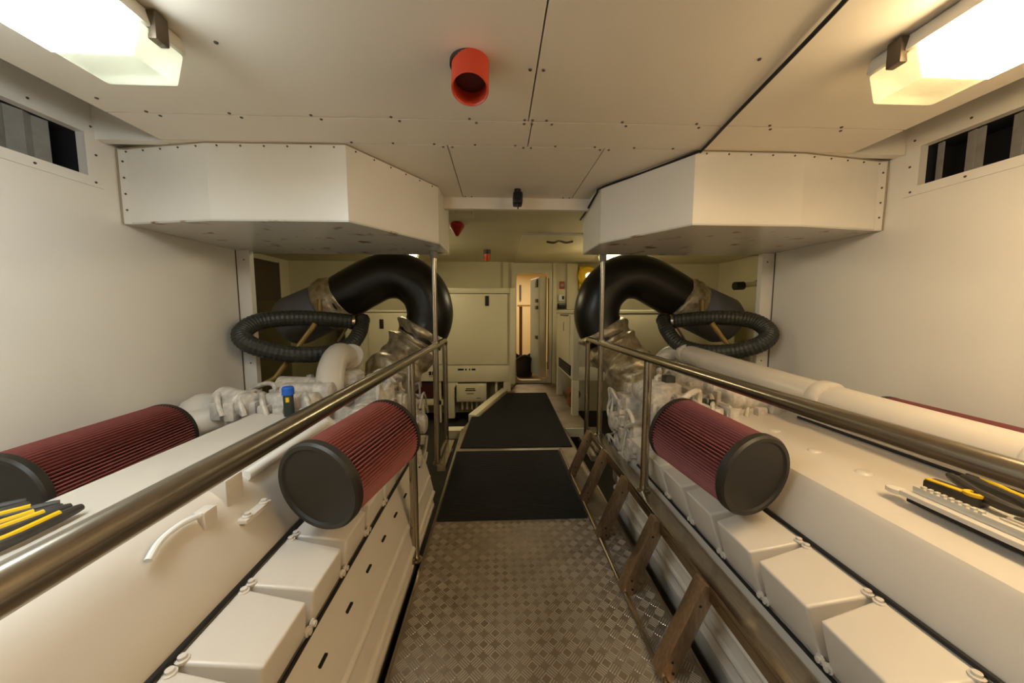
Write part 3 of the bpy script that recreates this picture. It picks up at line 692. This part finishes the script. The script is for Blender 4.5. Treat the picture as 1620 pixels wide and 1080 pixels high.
# ------------------------------------------------------------------ exhausts
def exhaust(s, label):
    X = lambda xl: xl if s < 0 else 2 * XC - xl
    K = 1.09
    def Q(x, y, z): return (XC + (X(x) - XC) * K, y * K, 1.25 + (z - 1.25) * K)
    t = thing('exhaust_pipe', label, 'exhaust', (X(-.75), 2.95, .6), 'wet exhaust elbows')
    y = 2.78
    path = curve([Q(*p) for p in ((-.60, y - .02, 1.02), (-.535, y, 1.14), (-.52, y, 1.26), (-.57, y, 1.40), (-.70, y, 1.505), (-.87, y, 1.515), (-1.05, y, 1.43), (-1.25, y, 1.31))], 6)
    MB().tube(path, .194, 36).build('elbow_hose', M_HOSE, t)
    lp = curve([Q(*p) for p in ((-.555, y, 1.11), (-.60, y - .01, 1.03), (-.65, y - .03, .95), (-.73, y - .10, .84), (-.80, y - .22, .70), (-.84, y - .36, .58))], 8)
    MB().tube(lp, [.207 + .02 * math.sin(k * .5) for k in range(len(lp))], 48, wob=.15).build('lagging_blanket', M_FOIL, t, smooth=60)
    jp = curve([Q(*p) for p in ((-1.17, y, 1.355), (-1.25, y, 1.31), (-1.33, y, 1.27))], 5)
    MB().tube(jp, [r * K for r in (.17, .188, .192, .19, .2, .205, .2, .198, .2, .19, .175)], 36, wob=.10).build('joint_wrap', M_FOIL, t, smooth=60)
    MB().lathe([(0, 0), (.185, .0), (.205, .03), (.213, .33), (.185, .39), (.10, .43), (0, .43)], Q(-1.30, y, 1.285), (-1 if s < 0 else 1, .12, -.42), 36).build('silencer', M_SIL, t)
    MB().tube([Q(-1.27, 2.575, 1.20), Q(-1.266, 2.575, 1.33)], .019, 10).build('clamp_pin', M_BRASS, t)
    MB().tube([(X(-1.58), 2.3, .74), (X(-1.465), 2.33, .81), (X(-1.25), 2.44, 1.16)], .017, 10).build('support_bar', M_BRASS, t)
    MB().tube([Q(-1.09, 2.62, 1.14), Q(-1.17, 2.62, 1.02)], .010, 8).build('clamp_rod', M_STEEL, t)
    # ribbed drain hose loop
    G = lambda xl: X(xl) - (0 if s < 0 else .16 * max(0, -xl - 1.08))
    d = thing('drain_hose', 'ribbed black hose looped below the %s exhaust elbow' % ('left' if s < 0 else 'right'), 'hose', (X(-1.3), 2.45, .95), 'looped drain hoses')
    c = curve([(G(-1.10), 2.70, 1.165), (G(-1.27), 2.58, 1.19), (G(-1.43), 2.46, 1.197), (G(-1.565), 2.34, 1.175), (G(-1.60), 2.24, 1.105), (G(-1.53), 2.22, 1.035), (G(-1.38), 2.30, .972), (G(-1.20), 2.42, .955), (G(-1.08), 2.56, .995), (G(-1.045), 2.68, 1.09), (G(-1.07), 2.80, 1.18)], 14)
    MB().tube(c, [.052 + .0035 * (k % 2) for k in range(len(c))], 16).build('corrugated_tube', M_CORR, d, smooth=20)
    for q, r in ((0, 2), (-3, -1)): MB().tube([c[q], c[r]], .061, 16).build('hose_clamp', M_STEEL, d)
exhaust(-1, 'fat black exhaust elbow hose with silver lagging behind the left engine')
exhaust(1, 'fat black exhaust elbow hose with silver lagging behind the right engine')

# ------------------------------------------------------------------ generator cabinets
t = thing('generator_cabinet', 'tall cream generator cabinet left of the far doorway', 'cabinet', (-.3, 5.55, -.42), 'generator sound enclosures')
XZ(-.82, .20, 5.32, 5.84, .16, 1.50).build('body', M_CREAM, t, bevel=.01)
XZ(-.80, .15, 5.30, 5.32, .425, 1.485).build('front_panel', M_CREAM, t, bevel=.006)
XZ(-.82, .20, 5.30, 5.86, 1.505, 1.59).build('top_hood', M_CREAM, t, bevel=.02)
XZ(-.82, .20, 5.30, 5.32, .155, .405).build('lower_panel', M_CREAM, t, bevel=.005)
XZ(.19, .275, 5.28, 5.4, .12, 1.59).build('corner_post', M_CREAM, t, bevel=.01)
lt = XZ(-.185, -.13, 5.288, 5.30, 1.32, 1.47).build('latch', M_BLACK, t, bevel=.004)
for a, b in ((-.61, -.52), (-.50, -.475), (-.44, -.42), (-.40, -.34)): XZ(a, b, 5.2985, 5.3, .335, .362).build('lettering', M_GAP, t)
for x in (-.78, .09): XZ(x, x + .11, 5.31, 5.42, -.42 if x < 0 else -.2, .16).build('leg', M_CREAM, t, bevel=.006)
XZ(-.04, -.005, 5.33, 5.36, -.25, .15).build('hanger', M_CREAM, t)
MB().prism([(-.67, .155), (-.60, .155), (-.67, .06)], 5.31, 5.34, lambda p, q, z: (p, z, q)).build('gusset', M_CREAM, t)
t = thing('junction_box', 'cream junction box with five conduits under the tall cabinet', 'junction box', (-.4, 5.36, -.29))
jb = XZ(-.635, -.175, 5.29, 5.44, -.155, .125).build('body', M_CREAM, t, bevel=.01)
XZ(-.60, -.21, 5.283, 5.29, -.13, .10).build('lid', M_CREAM, t, bevel=.004)
for z0, z1, a, b in ((.045, .06, -.49, -.35), (.015, .035, -.5, -.34), (-.03, -.02, -.48, -.37), (-.1, -.09, -.33, -.26)): XZ(a, b, 5.2815, 5.283, z0, z1).build('lettering', M_SCREW, t)
for k in range(5): MB().cyl((-.555 + k * .075, 5.36, -.29), (-.555 + k * .075, 5.36, -.15), .016, 12).build('conduit', M_TRAY, t)
t = thing('generator_cabinet', 'low cream generator cabinet seen under the left black exhaust elbow', 'cabinet', (-1.5, 5.5, -.42), 'generator sound enclosures')
XZ(-2.3, -.84, 5.34, 5.84, .16, 1.22).build('body', M_CREAM, t, bevel=.012)
XZ(-2.3, -.84, 5.32, 5.86, 1.225, 1.26).build('lid', M_CREAM, t, bevel=.008)
XZ(-1.95, -.86, 5.322, 5.34, .43, 1.2).build('front_panel', M_CREAM, t, bevel=.006)
XZ(-1.775, -1.715, 5.31, 5.322, .98, 1.12).build('latch', M_BLACK, t, bevel=.004)
for a, b in ((-1.06, -1.02), (-1.01, -.98), (-.97, -.94)): XZ(a, b, 5.3385, 5.34, .255, .315).build('lettering', M_GAP, t)
XZ(-1.06, -.93, 5.3385, 5.34, .232, .24).build('underline', M_SCREW, t)
for x in (-2.25, -.98): XZ(x, x + .1, 5.36, 5.46, -.5, .16).build('leg', M_CREAM, t)
XZ(-1.5, -.87, 5.42, 5.8, -.12, .13).build('dark_red_tank', M_DARKRED, label='dark red tank below the low cream cabinet on the left', cat='tank', bevel=.03)
XZ(-1.5, -.8, 5.36, 5.5, -.22, -.14).build('support_beam', M_CREAM, label='cream support beam under the dark red tank', cat='beam', bevel=.006)
# right generator
t = thing('generator_cabinet', 'cream generator cabinet right of the far doorway, open louvre on its side', 'cabinet', (1.5, 4.6, 0), 'generator sound enclosures')
b = XZ(.885, 2.45, 4.02, 5.18, .42, 1.21).build('body', M_CREAM, t, bevel=.012)
XZ(.875, 2.46, 4.005, 5.2, 1.215, 1.257).build('lid', M_CREAM, t, bevel=.008)
XZ(.96, 2.4, 4.008, 4.02, .60, 1.2).build('front_panel', M_CREAM, t, bevel=.006)
XZ(.96, 2.4, 4.008, 4.02, .425, .585).build('lower_panel', M_CREAM, t, bevel=.005)
for y in (4.01, 5.05): XZ(.885, .96, y, y + .09, 0, .42).build('leg', M_CREAM, t, bevel=.006)
XZ(2.3, 2.4, 4.01, 4.1, -.5, .42).build('leg', M_CREAM, t, bevel=.006)
XZ(.875, .885, 4.2, 5.1, .60, 1.19).build('side_panel', M_CREAM, t, bevel=.004)
sv = XZ(.872, .886, 4.13, 4.9, .46, .585).build('side_opening', M_GAP, t)
for k in range(3): XZ(.868, .873, 4.15, 4.88, .485 + k * .033, .49 + k * .033).build('louvre', M_SCREW, sv)
XZ(.874, .885, 4.55, 4.6, .98, 1.1).build('latch', M_TOOL, t, bevel=.003)
XZ(.867, .885, 4.3, 4.8, 1.18, 1.2).build('handle', M_SCREW, t)
t = thing('rusty_pump', 'rusty brown pump under the right generator cabinet', 'pump', (1.0, 4.5, 0))
MB().lathe([(0, 0), (.07, 0), (.08, .03), (.08, .2), (.05, .24), (0, .24)], (.99, 4.35, .17), (0, 1, 0), 20).build('body', M_RUST, t)
XZ(.93, 1.05, 4.38, 4.56, 0, .12).build('foot', M_RUST, t, bevel=.01)
MB().cyl((.99, 4.46, .22), (.99, 4.46, .36), .03, 12).build('outlet', M_RUST, t)
# wall fittings right of the doorway
t = thing('alarm_sign', 'small red square sign right of the doorway', 'sign', (1.09, YF - .012, 1.61))
XZ(1.047, 1.135, YF - .012, YF, 1.612, 1.739).build('plate', M_SIGN, t, bevel=.004)
MB().lathe([(.026, 0), (.026, .004), (.016, .004), (.016, 0)], (1.091, YF - .0125, 1.675), (0, -1, 0), 20).build('ring_mark', M_WHITE, t)
t = thing('switch_box', 'small white switch box below the red sign', 'switch', (1.083, YF - .04, 1.42))
XZ(1.029, 1.137, YF - .04, YF, 1.405, 1.51).build('body', M_WHITE, t, bevel=.006); XZ(1.085, 1.125, YF - .044, YF - .04, 1.435, 1.495).build('rocker', M_BLACK, t)
t = thing('control_box', 'black control box right of the doorway below the switch', 'control box', (1.08, YF - .08, 1.28))
XZ(1.02, 1.14, YF - .09, YF, 1.282, 1.37).build('body', M_BLACK, t, bevel=.006); XZ(1.03, 1.13, YF - .094, YF - .09, 1.345, 1.36).build('strip', M_GREYV, t)
t = thing('cable_trunk', 'tall narrow cream trunking box beside the red sign', 'trunking', (1.25, YF - .08, 1.28))
XZ(1.161, 1.345, YF - .09, YF, 1.27, 2.03).build('body', M_FARW, t, bevel=.006); XZ(1.175, 1.33, YF - .096, YF - .09, 1.29, 2.01).build('cover', M_FARW, t, bevel=.003)
t = thing('flood_lamp', 'yellow round work lamp partly hidden by the right exhaust elbow', 'lamp', (1.53, 5.6, 1.6))
MB().lathe([(.155, 0), (.165, .02), (.165, .07), (.14, .09), (.11, .08), (.11, .06)], (1.49, 5.78, 1.815), (-.05, -1, 0), 36).build('bezel', M_YEL, t)
MB().lathe([(.115, 0), (.11, .06), (.06, .05), (0, .045)], (1.49, 5.78, 1.815), (-.05, -1, 0), 28).build('reflector', M_GREYV, t)
MB().lathe([(.052, 0), (.052, .03), (.03, .045), (0, .048)], (1.50, 5.735, 1.815), (-.05, -1, 0), 20).build('lens', mat('flood_glow', '#ffffff', .4, emit=(1, .93, .8), estr=1.3), t)
XZ(1.355, 1.43, 5.72, 5.80, 1.90, 1.97).build('bracket', M_YEL, t, bevel=.008)
XZ(1.36, 1.45, 5.79, YF, 1.6, 1.93).build('back_plate', M_YEL, t, bevel=.006)
t = thing('wall_unit', 'small grey unit on the bulkhead below the yellow lamp', 'box', (1.38, YF - .1, 1.26))
XZ(1.352, 1.44, YF - .09, YF, 1.262, 1.56).build('body', M_SCREW, t, bevel=.006); XZ(1.36, 1.43, YF - .096, YF - .09, 1.27, 1.36).build('panel', M_BLACK, t)

# side services
t = thing('wall_pipe', 'pale bent pipe with black valve on the far right hull wall', 'pipe', (3.7, 5.3, .9))
MB().tube(curve([(3.28, 4.6, 1.585), (3.42, 4.6, 1.60), (3.54, 4.6, 1.615), (3.595, 4.6, 1.59), (3.61, 4.6, 1.52), (3.615, 4.6, .5)], 5), .035, 12).build('bent_pipe', M_FARW, t)
MB().cyl((3.19, 4.6, 1.578), (3.31, 4.6, 1.583), .055, 14).build('valve', M_BLACK, t)
XZ(3.62, 3.74, 4.55, 4.65, 1.66, 1.86).build('actuator', M_DGREEN, t, bevel=.02)
XZ(3.50, 3.80, 4.6, 4.63, 1.645, 1.66).build('bracket', M_SCREW, t)
XZ(2.55, 3.45, 4.9, 5.5, -.5, 1.36).build('side_tank', M_FARW, label='pale tank beside the bent pipe on the right', cat='tank', bevel=.02)
t = thing('hull_hatch', 'dark square opening in the far left hull wall', 'hatch', (-3.38, 5.1, 1.3))
XZ(-3.4, -3.38, 4.62, 5.62, 1.38, 1.98).build('opening', M_SCREW, t); XZ(-3.4, -3.37, 5.62, 5.67, 1.34, 2.0).build('frame', M_FARW, t)
XZ(-3.39, -2.5, 4.3, 5.6, -.4, 1.36).build('side_tank', M_TANKD, label='dark tank under the hatch at the far left', cat='tank', bevel=.02)
MB().tube(curve([(-3.2, 4.29, 1.06), (-3.0, 4.29, 1.04), (-2.8, 4.28, 1.08), (-2.6, 4.27, 1.16)], 4), .015, 8).build('pale_hose', M_CREAM, label='thin pale hose sagging across the dark tank at far left', cat='hose')

# ------------------------------------------------------------------ tools
def pliers(p, ang, label, z, l=.2, mgrip=M_TOOL, ycol=True, tilt=0):
    t = thing('pliers', label, 'pliers', (p[0], p[1], z), 'hand tools lying on the engines')
    M = Matrix.Translation((p[0], p[1], z + .016)) @ Matrix.Rotation(math.radians(ang), 4, 'Z') @ Matrix.Rotation(math.radians(tilt), 4, 'X')
    for s in (-1, 1):
        c = [M @ Vector(q) for q in curve([(s * .006, 0, 0), (s * .022, -.03, 0), (s * .03, -.08, 0), (s * .022, -l * .72, 0), (s * .014, -l, 0)], 4)]
        MB().tube(c, [.008, .009, .011, .012, .0125, .013, .013, .013, .013, .0125, .0125, .012, .012, .012, .011, .010, .008], 10).build('grip', mgrip, t)
        if ycol:
            c2 = [q + Vector((0, 0, .010)) for q in c[5:14]]
            MB().tube(c2, .0065, 8).build('grip_inlay', M_YEL, t)
        MB().hexa([M @ Vector(q) for q in ((0, 0, -.007), (s * .014, 0, -.007), (s * .004, .06, -.005), (0, .06, -.005), (0, 0, .007), (s * .014, 0, .007), (s * .004, .06, .005), (0, .06, .005))]).build('jaw', M_TOOLM, t, bevel=.002)
    MB().lathe([(.014, -.009), (.014, .009), (0, .010)], M @ Vector((0, 0, 0)), (0, 0, 1), 14).build('pivot', M_TOOLM, t)
    return t
tr = thing('tool_tray', 'pale ribbed plastic tool tray on the right engine', 'tray', (1.22, .6, .758))
XZ(1.125, 1.42, .36, .86, .758, .768).build('base', M_TRAY, tr, bevel=.004)
for k in range(12): XZ(1.135 + k * .018, 1.143 + k * .018, .37, .715, .767, .776).build('rib', M_TRAY, tr, bevel=.002)
XZ(1.125, 1.135, .36, .86, .766, .777).build('rim', M_TRAY, tr, bevel=.002)
for k in range(9): XZ(1.126, 1.137, .725 + k * .014, .732 + k * .014, .776, .783).build('tooth', M_TRAY, tr)
t = thing('utility_knife', 'yellow and black folding knife lying on the ribbed tray', 'knife', (1.19, .81, .768), 'hand tools lying on the engines')
Mk = Matrix.Translation((1.185, .815, .782)) @ Matrix.Rotation(math.radians(8), 4, 'Z')
MB().box(-.022, .022, -.052, .052, -.0135, .011, Mk).build('body', M_TOOL, t, bevel=.006)
MB().box(-.019, -.004, -.02, .05, .010, .0145, Mk).build('inlay', M_YEL, t, bevel=.003)
MB().lathe([(.019, 0), (.019, .007), (.008, .008), (.008, 0)], Mk @ Vector((-.006, -.036, .010)), (0, 0, 1), 20).build('ring', M_YEL, t)
pliers((1.195, .69, 0), 158, 'dark gripped pliers next to the yellow knife on the right engine', .777, .2, ycol=False)
pliers((1.275, .68, 0), 166, 'yellow and black pliers behind the dark pliers on the right engine', .777, .2)
pliers((1.345, .70, 0), 170, 'black handled pliers nearest the handrail on the right engine', .777, .19)
pliers((1.49, .80, 0), 150, 'slim dark cutters beside the black seam on the right engine', .743, .14, ycol=False)
pliers((-1.14, .66, 0), 147, 'yellow and black pliers on the left engine by the red filter', .777, .2)
pliers((-1.015, .62, 0), 172, 'yellow and black pliers next to the handrail on the left engine', .777, .2)
pliers((-1.20, .70, 0), 150, 'plain dark pliers lying nearest the red filter on the left engine', .777, .16, ycol=False)
